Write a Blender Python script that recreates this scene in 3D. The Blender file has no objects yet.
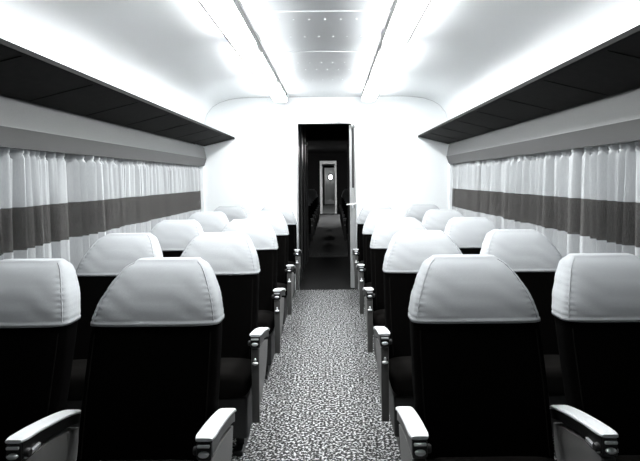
import bpy, bmesh, math, random
from mathutils import Matrix, Vector

scene = bpy.context.scene
COL = scene.collection

# ------------------------------------------------------------------ camera
cam_data = bpy.data.cameras.new('camera')
cam_data.sensor_width = 36.0
cam_data.lens = 36.0 * 520.0 / 640.0
cam_data.shift_x = -12.0 / 640.0
cam_data.shift_y = -51.8 / 640.0
cam_data.clip_start = 0.05
cam_data.clip_end = 200
cam = bpy.data.objects.new('camera', cam_data)
COL.objects.link(cam)
cam.matrix_world = (Matrix.Translation((0.065, 0.0, 1.365)) @ Matrix.Rotation(math.radians(90), 4, 'X')
                    @ Matrix.Rotation(math.radians(-0.55), 4, 'Z'))
scene.camera = cam

# ------------------------------------------------------------------ world, exposure
world = bpy.data.worlds.new('night')
scene.world = world
world.use_nodes = True
world.node_tree.nodes['Background'].inputs[0].default_value = (0.02, 0.022, 0.025, 1)
world.node_tree.nodes['Background'].inputs[1].default_value = 0.3
vs = scene.view_settings
vs.view_transform = 'Standard'
vs.look = 'None'
vs.gamma = 1.0
vs.use_curve_mapping = False
vs.exposure = 1.25
TUBE_POWER = 20.0         # emission strength of the fluorescent diffusers
SIDE_POWER = 28.0         # diffuser sides, glow raised to brighten the ceiling beside them
FAR_LIGHT = 40.0           # lamps beyond the door: the lobby ones and an added unseen pair

# ------------------------------------------------------------------ materials
def mat(name, color, rough=0.6, metal=0.0, spec=0.5, emit=0.0, bump=None, speck=None, coat=0.0):
    m = bpy.data.materials.new(name)
    m.use_nodes = True
    nt = m.node_tree
    b = nt.nodes['Principled BSDF']
    b.inputs['Base Color'].default_value = (*color, 1)
    b.inputs['Roughness'].default_value = rough
    b.inputs['Metallic'].default_value = metal
    b.inputs['Specular IOR Level'].default_value = spec
    b.inputs['Coat Weight'].default_value = coat
    if emit:
        b.inputs['Emission Color'].default_value = (*color, 1)
        b.inputs['Emission Strength'].default_value = emit
    tc = nt.nodes.new('ShaderNodeTexCoord')
    if speck:   # (scale, low factor, high factor): mottled colour that belongs to the surface
        n = nt.nodes.new('ShaderNodeTexNoise')
        n.inputs['Scale'].default_value = speck[0]
        n.inputs['Detail'].default_value = 3
        r = nt.nodes.new('ShaderNodeValToRGB')
        r.color_ramp.elements[0].position = 0.35
        r.color_ramp.elements[1].position = 0.65
        r.color_ramp.elements[0].color = (*[c * speck[1] for c in color], 1)
        r.color_ramp.elements[1].color = (*[min(1, c * speck[2]) for c in color], 1)
        nt.links.new(tc.outputs['Object'], n.inputs['Vector'])
        nt.links.new(n.outputs['Fac'], r.inputs['Fac'])
        nt.links.new(r.outputs['Color'], b.inputs['Base Color'])
    if bump:    # (scale, strength, distance)
        n = nt.nodes.new('ShaderNodeTexNoise')
        n.inputs['Scale'].default_value = bump[0]
        n.inputs['Detail'].default_value = 4
        bp = nt.nodes.new('ShaderNodeBump')
        bp.inputs['Strength'].default_value = bump[1]
        bp.inputs['Distance'].default_value = bump[2]
        nt.links.new(tc.outputs['Object'], n.inputs['Vector'])
        nt.links.new(n.outputs['Fac'], bp.inputs['Height'])
        nt.links.new(bp.outputs['Normal'], b.inputs['Normal'])
    return m

M = {}
M['white_paint'] = mat('white_paint', (0.82, 0.85, 0.86), 0.45, bump=(60, 0.05, 0.002))
M['wall_grey'] = mat('wall_grey', (0.5, 0.51, 0.51), 0.6)
M['side_wall'] = mat('side_wall', (0.04, 0.04, 0.04), 0.6)
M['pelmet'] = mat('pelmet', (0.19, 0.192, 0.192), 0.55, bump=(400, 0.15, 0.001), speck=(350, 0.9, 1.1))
M['pelmet_shade'] = mat('pelmet_shade', (0.062, 0.062, 0.061), 0.55, bump=(400, 0.15, 0.001))  # darker colour stands for the shade on the downward-facing lower face
M['rack_dark'] = mat('rack_dark', (0.006, 0.0055, 0.005), 0.75, spec=0.12, speck=(25, 0.7, 1.3))
M['rack_trim'] = mat('rack_trim', (0.006, 0.006, 0.006), 0.8, spec=0.1)
M['post_grey'] = mat('post_grey', (0.06, 0.06, 0.058), 0.45)
M['black_cloth'] = mat('black_cloth', (0.0015, 0.0014, 0.0013), 1.0, spec=0.02, bump=(500, 0.3, 0.001))
M['cushion_cloth'] = mat('cushion_cloth', (0.006, 0.0056, 0.0052), 1.0, spec=0.03, bump=(500, 0.3, 0.001))
M['cover_cloth'] = mat('cover_cloth', (0.355, 0.37, 0.38), 0.9, spec=0.15, bump=(900, 0.35, 0.0008), speck=(500, 0.95, 1.05))
M['vinyl_white'] = mat('vinyl_white', (0.82, 0.84, 0.85), 0.35)
M['black_plastic'] = mat('black_plastic', (0.012, 0.012, 0.012), 0.35)
M['chrome'] = mat('chrome', (0.85, 0.86, 0.87), 0.3, 0.7)
M['side_panel'] = mat('side_panel', (0.17, 0.168, 0.165), 0.55, speck=(600, 0.85, 1.15))
M['dark_metal'] = mat('dark_metal', (0.03, 0.03, 0.03), 0.5, 0.3)
M['tube_glow'] = mat('tube_glow', (0.97, 0.99, 1.0), 0.4, emit=TUBE_POWER)
M['tube_side'] = mat('tube_side', (0.97, 0.99, 1.0), 0.4, emit=SIDE_POWER)
M['opal'] = mat('opal', (0.85, 0.86, 0.87), 0.4)
M['fixture_grey'] = mat('fixture_grey', (0.22, 0.22, 0.22), 0.7, spec=0.2)
M['dark_wood'] = mat('dark_wood', (0.010, 0.0095, 0.009), 0.35, spec=0.25, speck=(12, 0.6, 1.5))
M['rubber_floor'] = mat('rubber_floor', (0.012, 0.012, 0.012), 0.8, spec=0.15, speck=(90, 0.5, 2.0))
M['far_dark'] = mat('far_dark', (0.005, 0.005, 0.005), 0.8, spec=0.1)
M['frame_metal'] = mat('frame_metal', (0.42, 0.43, 0.43), 0.35, 0.5)
M['lamp_soft'] = mat('lamp_soft', (1, 1, 1), 0.4, emit=FAR_LIGHT * 0.09)
M['lamp_dim'] = mat('lamp_dim', (1, 1, 1), 0.4, emit=3.0)
M['fill_glow'] = mat('fill_glow', (1, 1, 1), 0.4, emit=FAR_LIGHT * 3)
M['glass'] = mat('window_glass', (0.02, 0.022, 0.025), 0.05)
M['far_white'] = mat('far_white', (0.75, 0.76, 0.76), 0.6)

def metal_ceiling(name, col, metallic):
    m = mat(name, col, 0.34, metallic)
    nt = m.node_tree
    b = nt.nodes['Principled BSDF']
    tc = nt.nodes.new('ShaderNodeTexCoord')
    n = nt.nodes.new('ShaderNodeTexNoise'); n.inputs['Scale'].default_value = 350
    n2 = nt.nodes.new('ShaderNodeTexNoise'); n2.inputs['Scale'].default_value = 3
    a = nt.nodes.new('ShaderNodeMath'); a.operation = 'ADD'
    bp = nt.nodes.new('ShaderNodeBump'); bp.inputs['Strength'].default_value = 0.15; bp.inputs['Distance'].default_value = 0.001
    nt.links.new(tc.outputs['Object'], n.inputs['Vector'])
    nt.links.new(tc.outputs['Object'], n2.inputs['Vector'])
    nt.links.new(n.outputs['Fac'], a.inputs[0]); nt.links.new(n2.outputs['Fac'], a.inputs[1])
    nt.links.new(a.outputs[0], bp.inputs['Height'])
    nt.links.new(bp.outputs['Normal'], b.inputs['Normal'])
    return m
M['ceiling_metal'] = metal_ceiling('ceiling_metal', (0.50, 0.51, 0.52), 0.5)
M['ceiling_lit'] = metal_ceiling('ceiling_lit', (0.82, 0.84, 0.85), 0.2)  # outer ceiling lightened in colour to look more brightly lit than the centre

def speckled_floor():
    m = bpy.data.materials.new('speckled_floor'); m.use_nodes = True
    nt = m.node_tree; b = nt.nodes['Principled BSDF']
    b.inputs['Roughness'].default_value = 0.85
    b.inputs['Specular IOR Level'].default_value = 0.2
    tc = nt.nodes.new('ShaderNodeTexCoord')
    n = nt.nodes.new('ShaderNodeTexNoise'); n.inputs['Scale'].default_value = 72; n.inputs['Detail'].default_value = 3
    n.inputs['Roughness'].default_value = 0.65
    r = nt.nodes.new('ShaderNodeValToRGB')
    e = r.color_ramp.elements
    e[0].position = 0.44; e[0].color = (0.012, 0.012, 0.012, 1)
    e[1].position = 0.60; e[1].color = (0.54, 0.55, 0.55, 1)
    mid = e.new(0.515); mid.color = (0.05, 0.05, 0.051, 1)
    bp = nt.nodes.new('ShaderNodeBump'); bp.inputs['Strength'].default_value = 0.4; bp.inputs['Distance'].default_value = 0.003
    nt.links.new(tc.outputs['Object'], n.inputs['Vector'])
    nt.links.new(n.outputs['Fac'], r.inputs['Fac'])
    nt.links.new(r.outputs['Color'], b.inputs['Base Color'])
    nt.links.new(n.outputs['Fac'], bp.inputs['Height'])
    nt.links.new(bp.outputs['Normal'], b.inputs['Normal'])
    return m
M['floor'] = speckled_floor()

def curtain_cloth():
    m = bpy.data.materials.new('curtain_cloth'); m.use_nodes = True
    nt = m.node_tree; b = nt.nodes['Principled BSDF']
    b.inputs['Roughness'].default_value = 0.9
    b.inputs['Specular IOR Level'].default_value = 0.1
    tc = nt.nodes.new('ShaderNodeTexCoord')
    sp = nt.nodes.new('ShaderNodeSeparateXYZ')
    r = nt.nodes.new('ShaderNodeValToRGB'); r.color_ramp.interpolation = 'CONSTANT'
    e = r.color_ramp.elements                  # woven stripe: dark band between 1.01 m and 1.23 m
    e[0].position = 0.0; e[0].color = (0.60, 0.62, 0.63, 1)
    e[1].position = 0.505; e[1].color = (0.125, 0.122, 0.118, 1)
    c = e.new(0.6155); c.color = (0.60, 0.62, 0.63, 1)
    d = nt.nodes.new('ShaderNodeMath'); d.operation = 'DIVIDE'; d.inputs[1].default_value = 2.0
    mp = nt.nodes.new('ShaderNodeMapping'); mp.inputs['Scale'].default_value = (500, 900, 25)
    n = nt.nodes.new('ShaderNodeTexNoise'); n.inputs['Scale'].default_value = 1.0
    mr = nt.nodes.new('ShaderNodeMapRange'); mr.inputs['To Min'].default_value = 0.82; mr.inputs['To Max'].default_value = 1.12
    mx = nt.nodes.new('ShaderNodeVectorMath'); mx.operation = 'SCALE'
    nt.links.new(tc.outputs['Object'], sp.inputs[0])
    nt.links.new(sp.outputs['Z'], d.inputs[0])
    nt.links.new(d.outputs[0], r.inputs['Fac'])
    nt.links.new(tc.outputs['Object'], mp.inputs['Vector'])
    nt.links.new(mp.outputs[0], n.inputs['Vector'])
    nt.links.new(n.outputs['Fac'], mr.inputs['Value'])
    nt.links.new(r.outputs['Color'], mx.inputs[0])
    nt.links.new(mr.outputs[0], mx.inputs['Scale'])
    nt.links.new(mx.outputs[0], b.inputs['Base Color'])
    return m
M['curtain'] = curtain_cloth()
def sheer_fold_shade(m, k):       # cloth made partly transparent to imitate the shade between folds
    nt = m.node_tree; b = nt.nodes['Principled BSDF']; out = nt.nodes['Material Output']
    tr = nt.nodes.new('ShaderNodeBsdfTransparent'); mx = nt.nodes.new('ShaderNodeMixShader')
    mx.inputs[0].default_value = k
    nt.links.new(b.outputs[0], mx.inputs[1]); nt.links.new(tr.outputs[0], mx.inputs[2]); nt.links.new(mx.outputs[0], out.inputs[0])
sheer_fold_shade(M['curtain'], 0.40)

# ------------------------------------------------------------------ helpers
def link_mesh(name, bm, material, parent=None, smooth=False, loc=(0, 0, 0)):
    me = bpy.data.meshes.new(name)
    bmesh.ops.recalc_face_normals(bm, faces=bm.faces)
    bm.to_mesh(me); bm.free()
    mats = material if isinstance(material, (list, tuple)) else [material]
    for k in mats:
        me.materials.append(M[k])
    if smooth:
        for p in me.polygons:
            p.use_smooth = True
        try:
            me.set_sharp_from_angle(angle=math.radians(smooth if smooth is not True else 50))
        except Exception:
            pass
    o = bpy.data.objects.new(name, me)
    COL.objects.link(o)
    o.location = loc
    if parent is not None:
        o.parent = parent
    return o

def box(bm, x0, x1, y0, y1, z0, z1, bevel=0.0, seg=2, mi=0):
    vs_ = [bm.verts.new((x, y, z)) for z in (z0, z1) for y in (y0, y1) for x in (x0, x1)]
    idx = [(0, 1, 3, 2), (4, 6, 7, 5), (0, 4, 5, 1), (2, 3, 7, 6), (0, 2, 6, 4), (1, 5, 7, 3)]
    fs = [bm.faces.new([vs_[i] for i in f]) for f in idx]
    for f in fs:
        f.material_index = mi
    if bevel:
        bmesh.ops.recalc_face_normals(bm, faces=fs)
        es = set(e for f in fs for e in f.edges)
        bmesh.ops.bevel(bm, geom=list(es), offset=bevel, segments=seg, profile=0.5, affect='EDGES')
    return bm

def prism_y(bm, prof, y0, y1, mi=0, close=True):
    """extrude a closed (x,z) outline along y"""
    a = [bm.verts.new((x, y0, z)) for x, z in prof]
    b = [bm.verts.new((x, y1, z)) for x, z in prof]
    n = len(prof); fs = []
    for i in range(n if close else n - 1):
        j = (i + 1) % n
        fs.append(bm.faces.new((a[i], a[j], b[j], b[i])))
    if close:
        fs.append(bm.faces.new(a[::-1])); fs.append(bm.faces.new(b))
    for f in fs:
        f.material_index = mi
    return bm

def prism_x(bm, prof, x0, x1, mi=0):
    a = [bm.verts.new((x0, y, z)) for y, z in prof]
    b = [bm.verts.new((x1, y, z)) for y, z in prof]
    n = len(prof)
    for i in range(n):
        j = (i + 1) % n
        bm.faces.new((a[i], a[j], b[j], b[i])).material_index = mi
    bm.faces.new(a[::-1]).material_index = mi; bm.faces.new(b).material_index = mi
    return bm

def loft(bm, rings, cap=True, mi=0):
    prev = None; allr = []
    for r in rings:
        vs_ = [bm.verts.new(p) for p in r]
        allr.append(vs_)
        if prev:
            n = len(vs_)
            for i in range(n):
                j = (i + 1) % n
                bm.faces.new((prev[i], prev[j], vs_[j], vs_[i])).material_index = mi
        prev = vs_
    if cap:
        bm.faces.new(allr[0][::-1]).material_index = mi
        bm.faces.new(allr[-1]).material_index = mi
    return allr

def tube(bm, pts, r, seg=8, cap=True):
    rings = []
    pts = [Vector(p) for p in pts]
    for i, p in enumerate(pts):
        t = (pts[min(i + 1, len(pts) - 1)] - pts[max(i - 1, 0)]).normalized()
        up = Vector((0, 0, 1)) if abs(t.z) < 0.9 else Vector((1, 0, 0))
        u = t.cross(up).normalized(); v = t.cross(u).normalized()
        rings.append([p + (u * math.cos(2 * math.pi * k / seg) + v * math.sin(2 * math.pi * k / seg)) * r for k in range(seg)])
    loft(bm, rings, cap)

def disc_y(bm, cx, cy, cz, rx, rz, depth, seg=16):
    """rounded oval button whose face looks towards -y"""
    rings = []
    for f, dy in ((1.0, 0), (1.0, -depth * 0.6), (0.75, -depth * 0.92), (0.3, -depth)):
        rings.append([(cx + rx * f * math.cos(2 * math.pi * k / seg), cy + dy, cz + rz * f * math.sin(2 * math.pi * k / seg)) for k in range(seg)])
    loft(bm, rings)

def superellipse(w, y0, y1, z, n=4.0, seg=56, slope=0.0):
    cy = (y0 + y1) / 2; d = (y1 - y0) / 2; out = []
    for k in range(seg):
        a = 2 * math.pi * (k + 0.5) / seg
        c, s = math.cos(a), math.sin(a)
        x = w * math.copysign(abs(c) ** (2 / n), c)
        y = d * math.copysign(abs(s) ** (2 / n), s)
        out.append((x, cy + y, z + slope * y))
    return out

def interp(tab, t):
    for (a, va), (b, vb) in zip(tab, tab[1:]):
        if t <= b:
            k = (t - a) / (b - a) if b > a else 0
            k = max(0, min(1, k))
            return va + (vb - va) * k
    return tab[-1][1]

def smoothtab(tab, t, h=0.02):
    return sum(interp(tab, t + d * h) for d in (-2, -1, 0, 1, 2)) / 5

def thing(name, label, cat, loc, group=None):
    o = bpy.data.objects.new(name, None)
    o.empty_display_size = 0.1
    COL.objects.link(o)
    o.location = loc
    o['label'] = label; o['category'] = cat
    if group: o['group'] = group
    return o

def tag(o, label, cat, group=None):
    o['label'] = label; o['category'] = cat
    if group: o['group'] = group
    return o

def struct(name, bm, m, smooth=False, parent=None, loc=(0, 0, 0)):
    o = link_mesh(name, bm, m, parent, smooth, loc)
    if parent is None:
        o['kind'] = 'structure'
    return o

def copy_tree(o, parent=None):
    c = o.copy()
    COL.objects.link(c)
    c.parent = parent
    for ch in list(o.children):
        copy_tree(ch, c)
    return c

BULK = 6.40      # near face of the end bulkhead
BACK = -2.6      # wall behind the camera
WX = 1.61        # side wall

# ------------------------------------------------------------------ setting: saloon
bm = bmesh.new(); box(bm, -WX - 0.05, WX + 0.05, BACK - 0.05, BULK, -0.06, 0.0)
struct('floor', bm, 'floor')

# ceiling: flat centre, curved down to both walls, with rows of small rivets
half = [(0.0, 2.375), (0.95, 2.375), (1.08, 2.368), (1.20, 2.35), (1.31, 2.315), (1.40, 2.26), (1.47, 2.17), (1.50, 2.05), (1.51, 1.90), (1.62, 1.88)]
prof = [(-x, z) for x, z in half[::-1]] + half[1:]
outer = [(x * 1.02, z + 0.03) for x, z in prof]
bm = bmesh.new()
prism_y(bm, prof + outer[::-1], BACK - 0.05, BULK)
# split the flat centre so the bare panel between the lamps is its own material
for xx in (-0.45, 0.45):
    bmesh.ops.bisect_plane(bm, geom=bm.verts[:] + bm.edges[:] + bm.faces[:], plane_co=(xx, 0, 0), plane_no=(1, 0, 0))
for f in bm.faces:
    f.material_index = 1 if abs(f.calc_center_median().x) < 0.45 else 0
nf = len(bm.faces)
rows = [(3.13, 0.0), (3.29, 0.05), (3.69, 0.0), (4.12, 0.05), (4.52, 0.0), (4.80, 0.05), (2.75, 0.05), (2.35, 0.0), (1.95, 0.05), (1.4, 0.0), (5.3, 0.0)]
for y, off in rows:
    x = -0.42 + off
    while x < 0.42:
        bmesh.ops.create_icosphere(bm, subdivisions=1, radius=0.0075, matrix=Matrix.Translation((x, y, 2.374)) @ Matrix.Diagonal((1, 1, 0.5, 1)))
        x += 0.1
for y in (1.0, 3.13, 4.12):     # raised panel joints
    box(bm, -0.44, 0.44, y - 0.006 if y < 3.2 else y - 0.002, y + 0.006 if y < 3.2 else y + 0.002, 2.3715, 2.376)
bm.faces.ensure_lookup_table()
for f in bm.faces[nf:]:
    f.material_index = 2
struct('ceiling', bm, ['ceiling_lit', 'ceiling_metal', 'vinyl_white'], smooth=40)

bm = bmesh.new()
for (xa, za), (xb, zb) in zip(prof[1:-1], prof[2:-1]):
    v = [bm.verts.new(p) for p in ((xa, BULK - 0.006, za - 0.004), (xb, BULK - 0.006, zb - 0.004), (xb, BULK - 0.006, zb + 0.004), (xa, BULK - 0.006, za + 0.004),
                                   (xa, BULK, za - 0.004), (xb, BULK, zb - 0.004), (xb, BULK, zb + 0.004), (xa, BULK, za + 0.004))]
    for f in ((0, 1, 2, 3), (4, 7, 6, 5), (0, 4, 5, 1), (2, 6, 7, 3)):
        bm.faces.new([v[i] for i in f])
struct('trim_8', bm, 'wall_grey')
DL, DR, DH = -0.353, 0.348, 2.05
bm = bmesh.new()
box(bm, -WX - 0.05, DL, BULK, BULK + 0.06, 0, 2.42)
box(bm, DR, WX + 0.05, BULK, BULK + 0.06, 0, 2.42)
box(bm, DL, DR, BULK, BULK + 0.06, DH, 2.42)
box(bm, -WX, -1.505, BULK - 0.03, BULK, 0, 1.78); box(bm, 1.505, WX, BULK - 0.03, BULK, 0, 1.78)
struct('wall_front', bm, 'white_paint')
bm = bmesh.new(); box(bm, -WX - 0.05, WX + 0.05, BACK - 0.1, BACK - 0.05, 0, 2.42)
struct('wall_back', bm, 'pelmet')
for s, nm in ((-1, 'left'), (1, 'right')):
    bm = bmesh.new()
    def sb(y0, y1, z0, z1):
        xs = sorted((s * WX, s * (WX + 0.05)))
        box(bm, xs[0], xs[1], y0, y1, z0, z1)
    sb(BACK, BULK, 0, 0.80); sb(BACK, BULK, 1.50, 1.90)
    wins = [(-0.55, 1.05), (1.45, 3.0), (3.4, 4.95), (5.3, 6.2)]
    ys = [BACK] + [v for w in wins for v in w] + [BULK]
    for a, b in zip(ys[::2], ys[1::2]):
        sb(a, b, 0.80, 1.50)
    struct('wall_' + nm, bm, 'side_wall')
    for k, (a, b) in enumerate(wins):
        n = k + 1 + (0 if s < 0 else 4)
        bm = bmesh.new()
        xs = sorted((s * (WX + 0.015), s * (WX + 0.035)))
        box(bm, xs[0], xs[1], a, b, 0.80, 1.50)
        w = struct('window_%d' % n, bm, 'glass')
        bm = bmesh.new(); xs = sorted((s * (WX - 0.006), s * (WX + 0.02)))
        for (c, d, e, f) in ((a - .02, a + .02, .78, 1.52), (b - .02, b + .02, .78, 1.52), (a, b, .78, .82), (a, b, 1.48, 1.52)):
            box(bm, xs[0], xs[1], c, d, e, f)
        link_mesh('window_frame', bm, 'frame_metal', w)

# pelmet boards above the curtains
for s, n in ((-1, 1), (1, 2)):
    bm = bmesh.new()
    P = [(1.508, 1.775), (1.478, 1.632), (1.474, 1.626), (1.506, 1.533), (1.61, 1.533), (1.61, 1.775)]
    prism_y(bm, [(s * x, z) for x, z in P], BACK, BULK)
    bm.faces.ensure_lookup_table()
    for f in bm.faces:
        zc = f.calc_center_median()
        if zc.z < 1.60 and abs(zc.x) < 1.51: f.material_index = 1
    struct('trim_%d' % n, bm, ['pelmet', 'pelmet_shade'])

# ------------------------------------------------------------------ doorway
bm = bmesh.new()
for x0, x1 in ((DL - 0.012, DL + 0.004), (DR - 0.004, DR + 0.012)):
    box(bm, x0, x1, BULK - 0.008, BULK + 0.062, 0, DH - 0.005)
box(bm, DL - 0.012, DR + 0.012, BULK - 0.008, BULK + 0.062, DH - 0.006, DH + 0.012)
struct('trim_3', bm, 'frame_metal')
bm = bmesh.new(); box(bm, 0.285, 1.02, BULK + 0.068, BULK + 0.105, 0.005, DH - 0.02, 0.004)
door = struct('door_1', bm, 'frame_metal')
bm = bmesh.new(); box(bm, 0.312, 0.338, BULK + 0.062, BULK + 0.07, 1.25, DH - 0.06)
link_mesh('weather_strip', bm, 'dark_metal', door)
bm = bmesh.new()
tube(bm, [(0.315, BULK + 0.07, 1.05), (0.315, BULK - 0.03, 1.05)], 0.008)
tube(bm, [(0.24, BULK - 0.03, 1.045), (0.275, BULK - 0.032, 1.05), (0.315, BULK - 0.034, 1.05), (0.365, BULK - 0.034, 1.06), (0.40, BULK - 0.03, 1.075)], 0.0075)
tube(bm, [(0.315, BULK - 0.034, 1.0), (0.315, BULK - 0.034, 1.05)], 0.008)
link_mesh('door_handle', bm, 'chrome', door)

t = thing('door_closer', 'small chrome door closer at the top right corner of the end doorway', 'door closer', (0.335, BULK, 2.03))
bm = bmesh.new(); box(bm, -0.03, 0.03, -0.045, 0.0, -0.03, 0.04, 0.006)
link_mesh('closer_body', bm, 'chrome', t, 40)
bm = bmesh.new()
tube(bm, [(-0.02, -0.04, 0.035), (-0.12, -0.04, 0.045), (-0.26, -0.02, 0.018)], 0.005)
link_mesh('closer_arm', bm, 'chrome', t)
bm = bmesh.new(); disc_y(bm, 0.0, -0.045, 0.0, 0.014, 0.014, 0.01)
link_mesh('screw_cap', bm, 'frame_metal', t)

# ------------------------------------------------------------------ beyond the door: passage, dark carriage, far lobbies
Y2, Y3, Y4, Y5 = 9.06, 20.0, 27.0, 34.0
bm = bmesh.new(); box(bm, -1.5, 1.5, BULK, Y2 + 0.06, -0.06, -0.001)
struct('floor_passage', bm, 'rubber_floor')
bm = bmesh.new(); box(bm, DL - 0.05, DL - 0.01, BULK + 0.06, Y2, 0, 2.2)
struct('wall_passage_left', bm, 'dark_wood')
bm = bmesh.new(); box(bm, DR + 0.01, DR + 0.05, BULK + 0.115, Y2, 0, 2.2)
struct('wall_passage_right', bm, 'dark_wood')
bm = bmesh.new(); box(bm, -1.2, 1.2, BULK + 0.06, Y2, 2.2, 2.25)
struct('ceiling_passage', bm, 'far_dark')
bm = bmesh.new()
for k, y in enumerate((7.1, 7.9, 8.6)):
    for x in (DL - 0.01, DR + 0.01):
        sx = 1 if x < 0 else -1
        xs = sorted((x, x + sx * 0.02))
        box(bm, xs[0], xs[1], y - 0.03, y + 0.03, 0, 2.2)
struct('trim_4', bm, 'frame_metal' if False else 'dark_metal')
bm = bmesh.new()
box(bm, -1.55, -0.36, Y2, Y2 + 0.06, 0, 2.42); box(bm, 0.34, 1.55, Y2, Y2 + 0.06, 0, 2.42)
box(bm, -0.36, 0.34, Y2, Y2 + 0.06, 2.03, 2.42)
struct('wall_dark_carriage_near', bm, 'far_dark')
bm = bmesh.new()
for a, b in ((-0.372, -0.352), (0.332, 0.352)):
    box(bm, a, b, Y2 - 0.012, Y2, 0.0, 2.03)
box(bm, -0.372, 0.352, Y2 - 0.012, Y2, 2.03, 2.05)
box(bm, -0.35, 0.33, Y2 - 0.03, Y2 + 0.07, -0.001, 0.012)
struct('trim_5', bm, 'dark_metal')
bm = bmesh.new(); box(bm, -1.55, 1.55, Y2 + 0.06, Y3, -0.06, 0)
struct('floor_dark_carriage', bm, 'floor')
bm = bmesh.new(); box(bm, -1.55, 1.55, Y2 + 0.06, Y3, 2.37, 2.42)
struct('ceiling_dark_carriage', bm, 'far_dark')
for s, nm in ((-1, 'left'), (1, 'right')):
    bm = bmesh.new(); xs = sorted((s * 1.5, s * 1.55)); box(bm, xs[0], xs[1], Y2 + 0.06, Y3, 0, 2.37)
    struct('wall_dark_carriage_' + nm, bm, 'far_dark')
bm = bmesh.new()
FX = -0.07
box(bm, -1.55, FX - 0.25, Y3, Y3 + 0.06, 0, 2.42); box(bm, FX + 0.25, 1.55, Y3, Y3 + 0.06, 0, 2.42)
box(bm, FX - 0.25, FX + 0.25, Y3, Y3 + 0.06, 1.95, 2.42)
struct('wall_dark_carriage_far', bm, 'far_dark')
bm = bmesh.new()
box(bm, FX - 0.33, FX - 0.24, Y3 - 0.03, Y3, 0, 2.05); box(bm, FX + 0.24, FX + 0.31, Y3 - 0.03, Y3, 0, 2.05)
box(bm, FX - 0.24, FX + 0.24, Y3 - 0.03, Y3, 1.93, 2.05)
struct('trim_6', bm, 'far_white')
for (ya, yb, k) in ((Y3 + 0.06, Y4, 'near'), (Y4 + 0.06, Y5, 'far')):
    bm = bmesh.new(); box(bm, FX - 0.5, FX + 0.5, ya, yb, -0.06, 0); struct('floor_lobby_' + k, bm, 'far_white')
    bm = bmesh.new(); box(bm, FX - 0.5, FX + 0.5, ya, yb, 2.2, 2.25); struct('ceiling_lobby_' + k, bm, 'far_white')
    for s, nm in ((-1, 'left'), (1, 'right')):
        bm = bmesh.new(); xs = sorted((FX + s * 0.45, FX + s * 0.5)); box(bm, xs[0], xs[1], ya, yb, 0, 2.2)
        struct('wall_lobby_%s_%s' % (k, nm), bm, 'far_white')
bm = bmesh.new()
box(bm, FX - 0.5, FX - 0.27, Y4, Y4 + 0.06, 0, 2.25); box(bm, FX + 0.24, FX + 0.5, Y4, Y4 + 0.06, 0, 2.25)
box(bm, FX - 0.27, FX + 0.24, Y4, Y4 + 0.06, 1.93, 2.25)
struct('wall_lobby_middle', bm, 'far_white')
bm = bmesh.new()
box(bm, FX - 0.30, FX + 0.27, Y4 - 0.02, Y4, 1.93, 2.04); box(bm, FX - 0.30, FX - 0.26, Y4 - 0.02, Y4, 0, 1.93)
struct('trim_7', bm, 'far_dark')
for n, yy in ((9, Y3 - 0.1), (10, Y4 - 0.1)):
    bm = bmesh.new(); box(bm, FX - 0.35, FX + 0.35, yy, yy + 0.25, 0.001, 0.02)
    struct('trim_%d' % n, bm, 'far_dark')
bm = bmesh.new(); box(bm, FX - 0.5, FX + 0.5, Y5, Y5 + 0.05, 0, 2.25); struct('wall_lobby_end', bm, 'far_white')

def ceiling_lamp(loc, label, r=0.13, glow='fill_glow'):
    t = thing('ceiling_lamp', label, 'lamp', loc)
    bm = bmesh.new(); bmesh.ops.create_cone(bm, cap_ends=True, segments=20, radius1=r * 1.1, radius2=r * 1.1, depth=0.02, matrix=Matrix.Translation((0, 0, -0.011)))
    link_mesh('lamp_base', bm, 'frame_metal', t)
    bm = bmesh.new(); bmesh.ops.create_uvsphere(bm, u_segments=20, v_segments=10, radius=r, matrix=Matrix.Translation((0, 0, -0.025)) @ Matrix.Diagonal((1, 1, 0.4, 1)))
    link_mesh('lamp_shade', bm, glow, t, True)
    return t
ceiling_lamp((-1.15, 17.6, 2.37), 'round lamp added out of sight at the far left corner of the dark carriage')  # unseen pair, added to light the white door frame and the floor before it
ceiling_lamp((1.15, 17.6, 2.37), 'round lamp added out of sight at the far right corner of the dark carriage')
ceiling_lamp((FX, 22.5, 2.2), 'round lit ceiling lamp in the bright lobby behind the white door frame', glow='lamp_soft')
ceiling_lamp((FX, 30.0, 2.2), 'round lit ceiling lamp in the farthest lobby of the train', glow='lamp_soft')
t = thing('wall_lamp', 'bright round lamp on the end wall at the far end of the train', 'lamp', (-0.03, Y5 - 0.01, 1.47))
bm = bmesh.new(); disc_y(bm, 0, 0.0, 0, 0.19, 0.22, 0.03); link_mesh('lamp_base', bm, 'frame_metal', t, True)
bm = bmesh.new(); disc_y(bm, 0, -0.03, 0, 0.12, 0.15, 0.08); link_mesh('lamp_shade', bm, 'lamp_dim', t, True)
t = thing('passage_glint', 'small white box standing in for a glint, high on the left wall of the dark passage', 'lamp', (DL - 0.01, 8.3, 1.93))  # unlit white box put in for a glint on the glossy panelling
bm = bmesh.new(); box(bm, 0, 0.012, -0.05, 0.05, -0.03, 0.03, 0.004); link_mesh('lamp_base', bm, 'frame_metal', t)
bm = bmesh.new(); box(bm, 0.012, 0.045, -0.04, 0.04, -0.022, 0.022, 0.008); link_mesh('lamp_shade', bm, 'vinyl_white', t)

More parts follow.
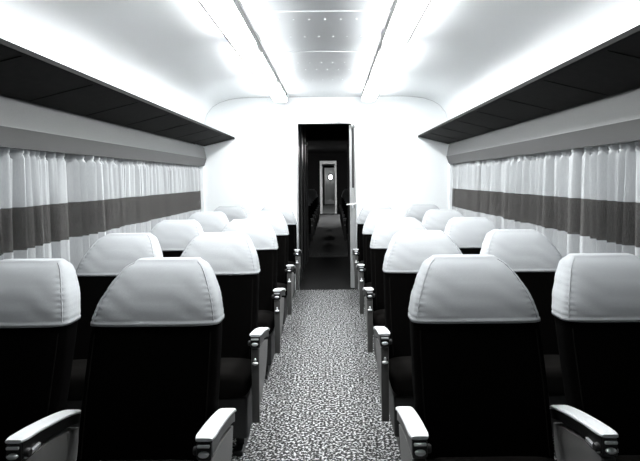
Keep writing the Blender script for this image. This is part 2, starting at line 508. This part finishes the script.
# ------------------------------------------------------------------ luggage racks
for s, side in ((-1, 'left'), (1, 'right')):
    t = thing('luggage_rack', 'long dark luggage rack above the %s-hand windows' % side, 'luggage rack', (s * 1.50, 2.4, 1.775), 'luggage racks')
    ox = s * 1.50
    def L(px, pz): return (s * px - ox, pz - 1.775)
    bm = bmesh.new()
    y0, y1 = BACK - 2.4, BULK - 0.002 - 2.4
    prism_y(bm, [L(1.140, 1.868), L(1.500, 1.779), L(1.500, 1.880), L(1.140, 1.880)], y0, y1)
    # joints between the soffit boards
    for k in range(8):
        yy = BULK - 0.62 * (k + 1) - 2.4
        a = L(1.16, 1.862); b = L(1.49, 1.7805)
        vsq = [bm.verts.new((a[0], yy - 0.004, a[1] + 0.0005)), bm.verts.new((b[0], yy - 0.004, b[1] + 0.0005)),
               bm.verts.new((b[0], yy + 0.004, b[1] + 0.0005)), bm.verts.new((a[0], yy + 0.004, a[1] + 0.0005)),
               bm.verts.new((a[0], yy - 0.004, a[1] - 0.0025)), bm.verts.new((b[0], yy - 0.004, b[1] - 0.0025)),
               bm.verts.new((b[0], yy + 0.004, b[1] - 0.0025)), bm.verts.new((a[0], yy + 0.004, a[1] - 0.0025))]
        for f in ((0, 1, 2, 3), (4, 7, 6, 5), (0, 4, 5, 1), (1, 5, 6, 2), (2, 6, 7, 3), (3, 7, 4, 0)):
            bm.faces.new([vsq[i] for i in f])
    link_mesh('shelf', bm, 'rack_dark', t)
    bm = bmesh.new()
    prism_y(bm, [L(1.141, 1.8675), L(1.141, 1.886), L(1.129, 1.886), L(1.127, 1.864), L(1.138, 1.862)], y0, y1)
    link_mesh('edge_trim', bm, 'rack_trim', t)

# ------------------------------------------------------------------ ceiling light fixtures
SEG = [(6.17, 5.11), (4.87, 3.88), (3.64, 2.65), (2.41, 1.72)]
for s, fx, side in ((-1, -0.530, 'left'), (1, 0.505, 'right')):
    t = thing('strip_light', 'long fluorescent strip light on the ceiling, %s of the aisle' % side, 'ceiling light', (fx, 2.5, 2.375), 'fluorescent strip lights')
    def Y(y): return y - 2.5
    bm = bmesh.new()
    prism_y(bm, [(-0.075, 0), (-0.075, -0.066), (0.075, -0.066), (0.075, 0)], Y(1.66), Y(6.17))
    link_mesh('housing', bm, 'fixture_grey', t)
    for sx in (s,):
        bm = bmesh.new(); box(bm, min(sx * 0.070, sx * 0.083), max(sx * 0.070, sx * 0.083), Y(1.70), Y(6.14), -0.0965, -0.089)
        link_mesh('diffuser_rail', bm, 'fixture_grey', t)
    def dr(y, k=1.0):
        h = 0.075 * k
        pts = [(h, Y(y), -0.062), (h, Y(y), -0.076), (h, Y(y), -0.090)]
        for a in range(1, 12):
            an = math.pi * a / 12
            pts.append((h * math.cos(an) * 0.985, Y(y), -0.090 - 0.012 * k * math.sin(an)))
        return pts + [(-h, Y(y), -0.090), (-h, Y(y), -0.076), (-h, Y(y), -0.062)]
    for (a, b) in SEG:
        bm = bmesh.new()
        loft(bm, [dr(b), dr(a - (0.05 if a > 6 else 0))] + ([dr(a - 0.02, 0.85), dr(a, 0.45)] if a > 6 else []))
        for f in bm.faces:
            c = f.calc_center_median()
            if c.z > -0.0899 and abs(c.x) > 0.072 and len(f.verts) == 4: f.material_index = 1
        link_mesh('diffuser', bm, ['tube_glow', 'tube_side'], t, 60)
    bm = bmesh.new(); box(bm, -0.05, 0.05, Y(6.185), Y(6.205), -0.098, -0.035, 0.006)
    link_mesh('end_cap', bm, 'fixture_grey', t, 40)
    for (a, b), (c, d) in zip(SEG, SEG[1:]):
        bm = bmesh.new(); loft(bm, [dr(c, 0.995), dr(b, 0.995)])
        for f in bm.faces:
            f.material_index = 1 if f.calc_center_median().z < -0.09 else 0
        link_mesh('diffuser_joint', bm, ['opal', 'tube_glow'], t, 60)
        bm = bmesh.new(); box(bm, -0.018, 0.018, (Y(b) + Y(c)) / 2 - 0.02, (Y(b) + Y(c)) / 2 + 0.02, -0.1055, -0.1005, 0.002)
        link_mesh('clip', bm, 'fixture_grey', t)

# ------------------------------------------------------------------ curtains
random.seed(4)
def curtain(s, y0, y1, label, seed):
    rnd = random.Random(seed)
    bm = bmesh.new()
    n = int((y1 - y0) / 0.004)
    pos = y0; knots = []
    while pos < y1:                       # irregular pleats
        knots.append(pos); pos += rnd.choice((rnd.uniform(0.045, 0.07), rnd.uniform(0.06, 0.10), rnd.uniform(0.09, 0.13)))
    knots.append(y1 + 0.05)
    amp = [rnd.uniform(0.45, 1.15) for _ in knots]
    drift = [rnd.uniform(-0.045, 0.045) for _ in knots]
    zs = [0.74, 0.8, 0.88, 0.96, 1.04, 1.12, 1.2, 1.28, 1.36, 1.42, 1.455, 1.48, 1.495, 1.505, 1.515, 1.530, 1.541]
    cols = []
    for i in range(n + 1):
        y = y0 + (y1 - y0) * i / n
        k = max(j for j in range(len(knots) - 1) if knots[j] <= y + 1e-9)
        u = (y - knots[k]) / (knots[k + 1] - knots[k])
        fine = math.sin(y * 140 + seed + 2.5 * math.sin(y * 17 + seed)) * 0.6 + math.sin(y * 243 + 2 * seed + 2 * math.sin(y * 23)) * 0.4
        col = []
        for z in zs:
            h = max(0, min(1, (1.50 - z) / 0.7))
            a = amp[k] * (1 - u) + amp[k + 1] * u
            w = 0.5 - 0.5 * math.cos(2 * math.pi * u)
            w = w ** (1.3 + 1.6 * rnd_pow[k % 16])
            fold = w * a * (0.070 + 0.045 * h)
            ff = fine * (0.032 if z < 1.49 else 0.008) * (0.3 + a * 0.7)
            pinch = -0.008 if 1.49 < z < 1.51 else 0.0
            x = 1.592 - 0.150 * math.tanh((fold + ff) / 0.150)
            x = min(1.598, x + (0.006 if abs(z - 1.505) < 0.006 else 0))
            x = max(x, 1.445 if z < 1.50 else 1.490)
            yy = y + (drift[k] * (1 - u) + drift[k + 1] * u) * h * (1 if y0 + 0.08 < y < y1 - 0.08 else 0.2)
            col.append(bm.verts.new((s * x, yy, z + (fine * 0.003 if z > 1.535 else 0))))
        cols.append(col)
    for c0, c1 in zip(cols, cols[1:]):
        for j in range(len(zs) - 1):
            bm.faces.new((c0[j], c1[j], c1[j + 1], c0[j + 1]))
    o = link_mesh('curtain', bm, 'curtain', None, True)
    sd = o.modifiers.new('thickness', 'SOLIDIFY'); sd.thickness = 0.0015; sd.offset = 0
    tag(o, label, 'curtain', 'pleated window curtains')
    return o
rnd_pow = [random.random() for _ in range(16)]
PL = [(5.17, 6.36), (3.24, 5.11), (1.26, 3.17), (-0.75, 1.21)]
desc = ['white curtain with dark stripe on the %s wall, next to the end bulkhead',
        'white curtain with dark stripe on the %s wall, one window from the bulkhead',
        'white curtain with dark stripe on the %s wall, beside the second row seats',
        'white curtain with dark stripe on the %s wall, past the nearest seats']
for s, side in ((-1, 'left'), (1, 'right')):
    for k, (a, b) in enumerate(PL):
        curtain(s, a, b, desc[k] % (side + '-hand'), 11 * k + (3 if s > 0 else 1))
    bm = bmesh.new(); tube(bm, [(s * 1.604, BACK + 0.02, 1.512), (s * 1.604, BULK - 0.01, 1.512)], 0.004)
    tag(link_mesh('curtain_rail', bm, 'dark_metal'), 'thin dark curtain rail under the %s-hand pelmet' % side, 'curtain rail', 'curtain rails')

# ------------------------------------------------------------------ seats
# local frame: the seat faces -y, y = 0 is the front end of its armrests, x = 0 its centre line
W_TAB = [(0.40, 0.228), (0.60, 0.234), (0.80, 0.233), (0.86, 0.229), (0.91, 0.219), (0.955, 0.203), (0.995, 0.186), (1.025, 0.168), (1.042, 0.155), (1.054, 0.141), (1.062, 0.124), (1.068, 0.105)]
F_TAB = [(0.40, 0.235), (0.60, 0.292), (0.80, 0.352), (0.86, 0.369), (0.91, 0.388), (0.955, 0.412), (0.995, 0.441), (1.025, 0.470), (1.042, 0.492), (1.054, 0.513), (1.062, 0.532), (1.068, 0.552)]
R_TAB = [(0.40, 0.36), (0.60, 0.42), (0.80, 0.488), (0.90, 0.532), (0.96, 0.564), (1.00, 0.585), (1.03, 0.600), (1.05, 0.606), (1.062, 0.602), (1.068, 0.592)]
def lower(tab):
    return [(z - 0.018 * max(0.0, min(1.0, (z - 0.86) / 0.18)), v) for z, v in tab]
W_TAB, F_TAB, R_TAB = lower(W_TAB), lower(F_TAB), lower(R_TAB)
TOP = 1.050
COVER_Z = 0.845
def back_ring(z, grow=0.0, upright=0.0, seg=56):
    w = smoothtab(W_TAB, z, 0.006) + grow
    yf = smoothtab(F_TAB, z, 0.006) - grow; yr = smoothtab(R_TAB, z, 0.006) + grow
    zz = z + grow * max(0, min(1, (z - 0.98) / 0.05))
    slope = -0.12
    return [(x, y - upright * (zz - 0.42) + (0.30 if upright else 0.0), q) for x, y, q in superellipse(w, yf, yr, zz, 5.0, seg, 0)]

def make_backrest(parent, upright=0.0, cover=True):
    zs = [0.40, 0.41, 0.45] + [0.45 + 0.05 * k for k in range(1, 9)] + [0.9, 0.93, 0.955, 0.98, 1.0, 1.012, 1.022, 1.032, 1.038, 1.043, 1.046, 1.049, TOP]
    bm = bmesh.new()
    rings = []
    for z in zs:
        r = back_ring(z, 0.0, upright)
        if z == 0.40:
            r = [(x * 0.96, y, q) for x, y, q in r]
        rings.append(r)
    loft(bm, rings)
    back = link_mesh('backrest', bm, 'black_cloth', parent, True)
    # welt round the side edge of the upholstery
    for sx in (-1, 1):
        bm = bmesh.new()
        pts = []
        for z in [0.43 + 0.03 * k for k in range(14)]:
            r = back_ring(z, 0.001, upright)
            idx = 49 if sx > 0 else 34
            pts.append(r[idx])
        tube(bm, pts, 0.0028, 6)
        link_mesh('piping', bm, 'cushion_cloth', back)
    if cover:
        seg = 96
        zz = [COVER_Z + (TOP - COVER_Z) * (1 - (1 - k / 44) ** 1.35) for k in range(45)]
        rings = []
        rings.append(back_ring(COVER_Z, 0.0015, upright, seg))
        rings.append(back_ring(COVER_Z - 0.001, 0.0065, upright, seg))
        rings.append(back_ring(COVER_Z + 0.009, 0.0068, upright, seg))
        rings.append(back_ring(COVER_Z + 0.011, 0.0042, upright, seg))
        for z in zz[3:]:
            ring = []
            base = back_ring(z, 0.0048, upright, seg)
            for i, (x, y, q) in enumerate(base):
                a = 2 * math.pi * (i + 0.5) / seg
                # gathers along the side seam at the front corners, slack creases over the face
                side = abs(math.cos(a))
                front = math.sin(a) < 0.25
                g = math.exp(-((side - 0.80) / 0.14) ** 2) if front else 0.3 * math.exp(-((side - 0.8) / 0.15) ** 2)
                rip = math.sin(z * 330 + 3 * math.cos(a)) * 0.0022 * g * (1 if z < 1.0 else max(0, (1.04 - z) / 0.04))
                slack = 0.0018 * math.sin(z * 60 + x * 34 + 1.3) * math.sin(x * 22 + z * 30) * (1 if z < 1.04 else 0.3)
                d = rip + slack
                c, s_ = math.cos(a), math.sin(a)
                ring.append((x + d * c, y + d * s_, q))
            rings.append(ring)
        bm = bmesh.new()
        loft(bm, rings, cap=False)
        bm.verts.ensure_lookup_table()
        top = [bm.verts[len(bm.verts) - seg + i] for i in range(seg)]
        bm.faces.new(top)
        cov = link_mesh('head_cover', bm, 'cover_cloth', back, 179)
        cov['label'] = 'white cloth cover over the head of the seat'
        for sx in (-1, 1):
            bm = bmesh.new()
            pts = []
            for z in [COVER_Z + 0.012 + 0.0097 * k for k in range(20)]:
                r = back_ring(z, 0.0055, upright)
                pts.append(r[50 if sx > 0 else 33])
            tube(bm, pts, 0.0022, 6)
            link_mesh('seam', bm, 'cover_cloth', cov, True)
    return back

ARM_C = [(0.0, 0.629), (0.10, 0.616), (0.20, 0.598), (0.28, 0.580), (0.33, 0.566), (0.355, 0.555), (0.368, 0.543)]
def make_armrest(parent, cx, inner, panel):
    """cx: centre line; inner: +1/-1 direction of the seat cushion; panel 'aisle' or 'plain'"""
    a = bpy.data.objects.new('armrest', None)
    # body under the pad
    bm = bmesh.new()
    ys = [0.004, 0.02, 0.06, 0.12, 0.16, 0.19, 0.23, 0.26, 0.29, 0.32, 0.35]
    top = [(y, interp(ARM_C, y) - 0.017) for y in ys]
    bot = [(y, interp(ARM_C, y) - (0.062 if y < 0.1 else 0.050)) for y in ys]
    prism_x(bm, top + bot[::-1], cx - 0.0225, cx + 0.0225)
    body = link_mesh('armrest', bm, 'black_plastic', parent)
    bpy.data.objects.remove(a)
    # padded top
    bm = bmesh.new(); rings = []
    n = 26
    for k in range(n + 1):
        y = -0.004 + 0.372 * k / n
        zc = smoothtab(ARM_C, y, 0.008)
        e = min(k, n - k) / 2.0
        f = 1.0 if e >= 1 else (0.80 + 0.2 * math.sin(math.pi / 2 * e))
        w = 0.0292 * f; h = 0.0075 * (1.0 if e >= 1 else 0.7 + 0.3 * e)
        ring = []
        for j in range(20):
            an = 2 * math.pi * j / 20
            c, s_ = math.cos(an), math.sin(an)
            ring.append((cx + w * math.copysign(abs(c) ** 0.4, c), y, zc - 0.009 + h * math.copysign(abs(s_) ** 0.6, s_)))
        rings.append(ring)
    loft(bm, rings)
    p = link_mesh('arm_pad', bm, 'vinyl_white', body, True)
    p['label'] = 'white padded top'
    # front plate with ashtray
    bm = bmesh.new(); box(bm, cx - 0.0215, cx + 0.0215, -0.004, 0.006, 0.560, 0.611, 0.004)
    link_mesh('front_plate', bm, 'black_plastic', body, 40)
    bm = bmesh.new(); box(bm, cx - 0.018, cx + 0.018, -0.011, -0.003, 0.5985, 0.6065, 0.002)
    link_mesh('ashtray_lid', bm, 'chrome', body, 40)
    bm = bmesh.new(); disc_y(bm, cx, -0.004, 0.579, 0.0155, 0.008, 0.012)
    link_mesh('ashtray_button', bm, 'chrome', body, True)
    # recline lever on the cushion side
    bm = bmesh.new()
    rings = []
    x0 = cx + inner * 0.022
    for dx, r in ((0, 0.013), (0.010, 0.013), (0.014, 0.010)):
        rings.append([(x0 + inner * dx, 0.020 + r * math.cos(2 * math.pi * q / 14), 0.577 + r * math.sin(2 * math.pi * q / 14)) for q in range(14)])
    loft(bm, rings)
    link_mesh('recline_knob', bm, 'dark_metal', body, 40)
    if panel == 'mid':
        bm = bmesh.new()
        box(bm, cx + 0.0205, cx + 0.031, 0.010, 0.085, 0.562, 0.575, 0.003)
        link_mesh('latch', bm, 'chrome', body, 40)
        bm = bmesh.new()
        box(bm, cx - 0.031, cx - 0.0205, 0.010, 0.085, 0.562, 0.575, 0.003)
        link_mesh('latch', bm, 'chrome', body, 40)
    return body

def make_side_panel(parent, cx, out, mid=False):
    """painted panel carrying the armrest; out = direction of its outer face"""
    bm = bmesh.new()
    t0 = 0.020
    tp = [(0.010, 0.552), (0.12, 0.545), (0.20, 0.530), (0.28, 0.512), (0.345, 0.495)]
    bt = [(0.345, 0.40), (0.30, 0.32), (0.20, 0.26), (0.12, 0.24), (0.045, 0.24), (0.030, 0.26)]
    prof = tp + bt
    a = []; b = []
    for y, z in prof:
        lean = (0.55 - z) * 0.05
        a.append(bm.verts.new((cx + out * (t0 - lean), y, z)))
        b.append(bm.verts.new((cx - out * (t0), y, z)))
    n = len(prof)
    for i in range(n):
        j = (i + 1) % n
        bm.faces.new((a[i], a[j], b[j], b[i]))
    bm.faces.new(a[::-1]); bm.faces.new(b)
    pan = link_mesh('side_panel', bm, 'side_panel', parent)
    bm = bmesh.new(); box(bm, cx - 0.018, cx + 0.018, 0.0, 0.013, 0.20, 0.553, 0.004)
    link_mesh('front_post', bm, 'post_grey', pan, 40)
    if not mid:
        bm = bmesh.new()
        disc_y(bm, cx, 0.0, 0.487, 0.015, 0.007, 0.014)
        disc_y(bm, cx, 0.0, 0.502, 0.006, 0.010, 0.010)
        link_mesh('latch_button', bm, 'chrome', pan, True)
    return pan

def make_cushion(parent, deep=1.0):
    bm = bmesh.new(); rings = []
    for y, zt, zb, w in ((0.012, 0.395, 0.335, 0.205), (0.016, 0.42, 0.315, 0.22), (0.04, 0.438, 0.30, 0.235), (0.10, 0.444, 0.30, 0.240), (0.20, 0.438, 0.30, 0.240), (0.29, 0.425, 0.30, 0.236), (0.34, 0.41, 0.30, 0.225)):
        ring = []
        for j in range(28):
            an = 2 * math.pi * (j + 0.5) / 28
            c, s_ = math.cos(an), math.sin(an)
            ring.append((w * math.copysign(abs(c) ** 0.4, c), y * deep, (zt + zb) / 2 + (zt - zb) / 2 * math.copysign(abs(s_) ** 0.5, s_)))
        rings.append(ring)
    loft(bm, rings)
    return link_mesh('seat_cushion', bm, 'cushion_cloth', parent, True)

def make_seat(kind, s, upright=0.0):
    """s = +1 when the aisle lies towards +x from this seat"""
    t = thing('train_seat', '', 'seat', (0, 0, 0))
    make_cushion(t, 1.75 if upright else 1.0)
    make_backrest(t, upright)
    if kind == 'aisle':
        make_armrest(t, s * 0.273, -s, 'aisle'); make_side_panel(t, s * 0.273, s)
        make_armrest(t, -s * 0.273, s, 'mid'); make_side_panel(t, -s * 0.273, s, True)
    else:
        make_armrest(t, -s * 0.268, s, 'plain'); make_side_panel(t, -s * 0.268, -s, True)
    bm = bmesh.new()
    box(bm, -0.225, 0.225, 0.05, 0.34, 0.10, 0.302, 0.01)
    link_mesh('seat_frame', bm, 'dark_metal', t)
    for lx in (-0.17, 0.17):
        bm = bmesh.new()
        box(bm, lx - 0.02, lx + 0.02, 0.15, 0.21, 0.0, 0.10)
        box(bm, lx - 0.025, lx + 0.025, 0.08, 0.30, 0.0, 0.025, 0.005)
        link_mesh('leg', bm, 'dark_metal', t)
    return t

ROW0, PITCH = 1.494, 0.99
protos = {}
for s in (-1, 1):
    for kind in ('aisle', 'window'):
        for last in (False, True):
            protos[(s, kind, last)] = None
row_words = ['in the row nearest the camera', 'in the second row', 'in the third row', 'in the fourth row, one before the last', 'in the last row against the white bulkhead']
for s, side in ((-1, 'left'), (1, 'right')):
    for r in range(5):
        for kind, cx in (('aisle', 0.583), ('window', 1.129)):
            key = (s, kind, r == 4)
            if protos[key] is None:
                t = protos[key] = make_seat(kind, -s, 0.42 if r == 4 else 0.0)
            else:
                t = copy_tree(protos[key])
            t.location = (s * cx, ROW0 + PITCH * r, 0)
            t['label'] = '%s-hand %s seat with white head cover, %s' % (side, kind, row_words[r])
            t['category'] = 'seat'
            t['group'] = 'train seats with white head covers'

# the same kind of seat in the dark carriage beyond the door (only those along its aisle show)
for s, side in ((-1, 'left'), (1, 'right')):
    for r in range(6):
        t = copy_tree(protos[(s, 'aisle', False)])
        t.location = (s * 0.583 - 0.01, 9.75 + PITCH * r, 0)
        t['label'] = 'dim seat along the %s side of the aisle in the dark carriage beyond the door' % side
        t['category'] = 'seat'
        t['group'] = 'dim seats %s of the aisle beyond the door' % side
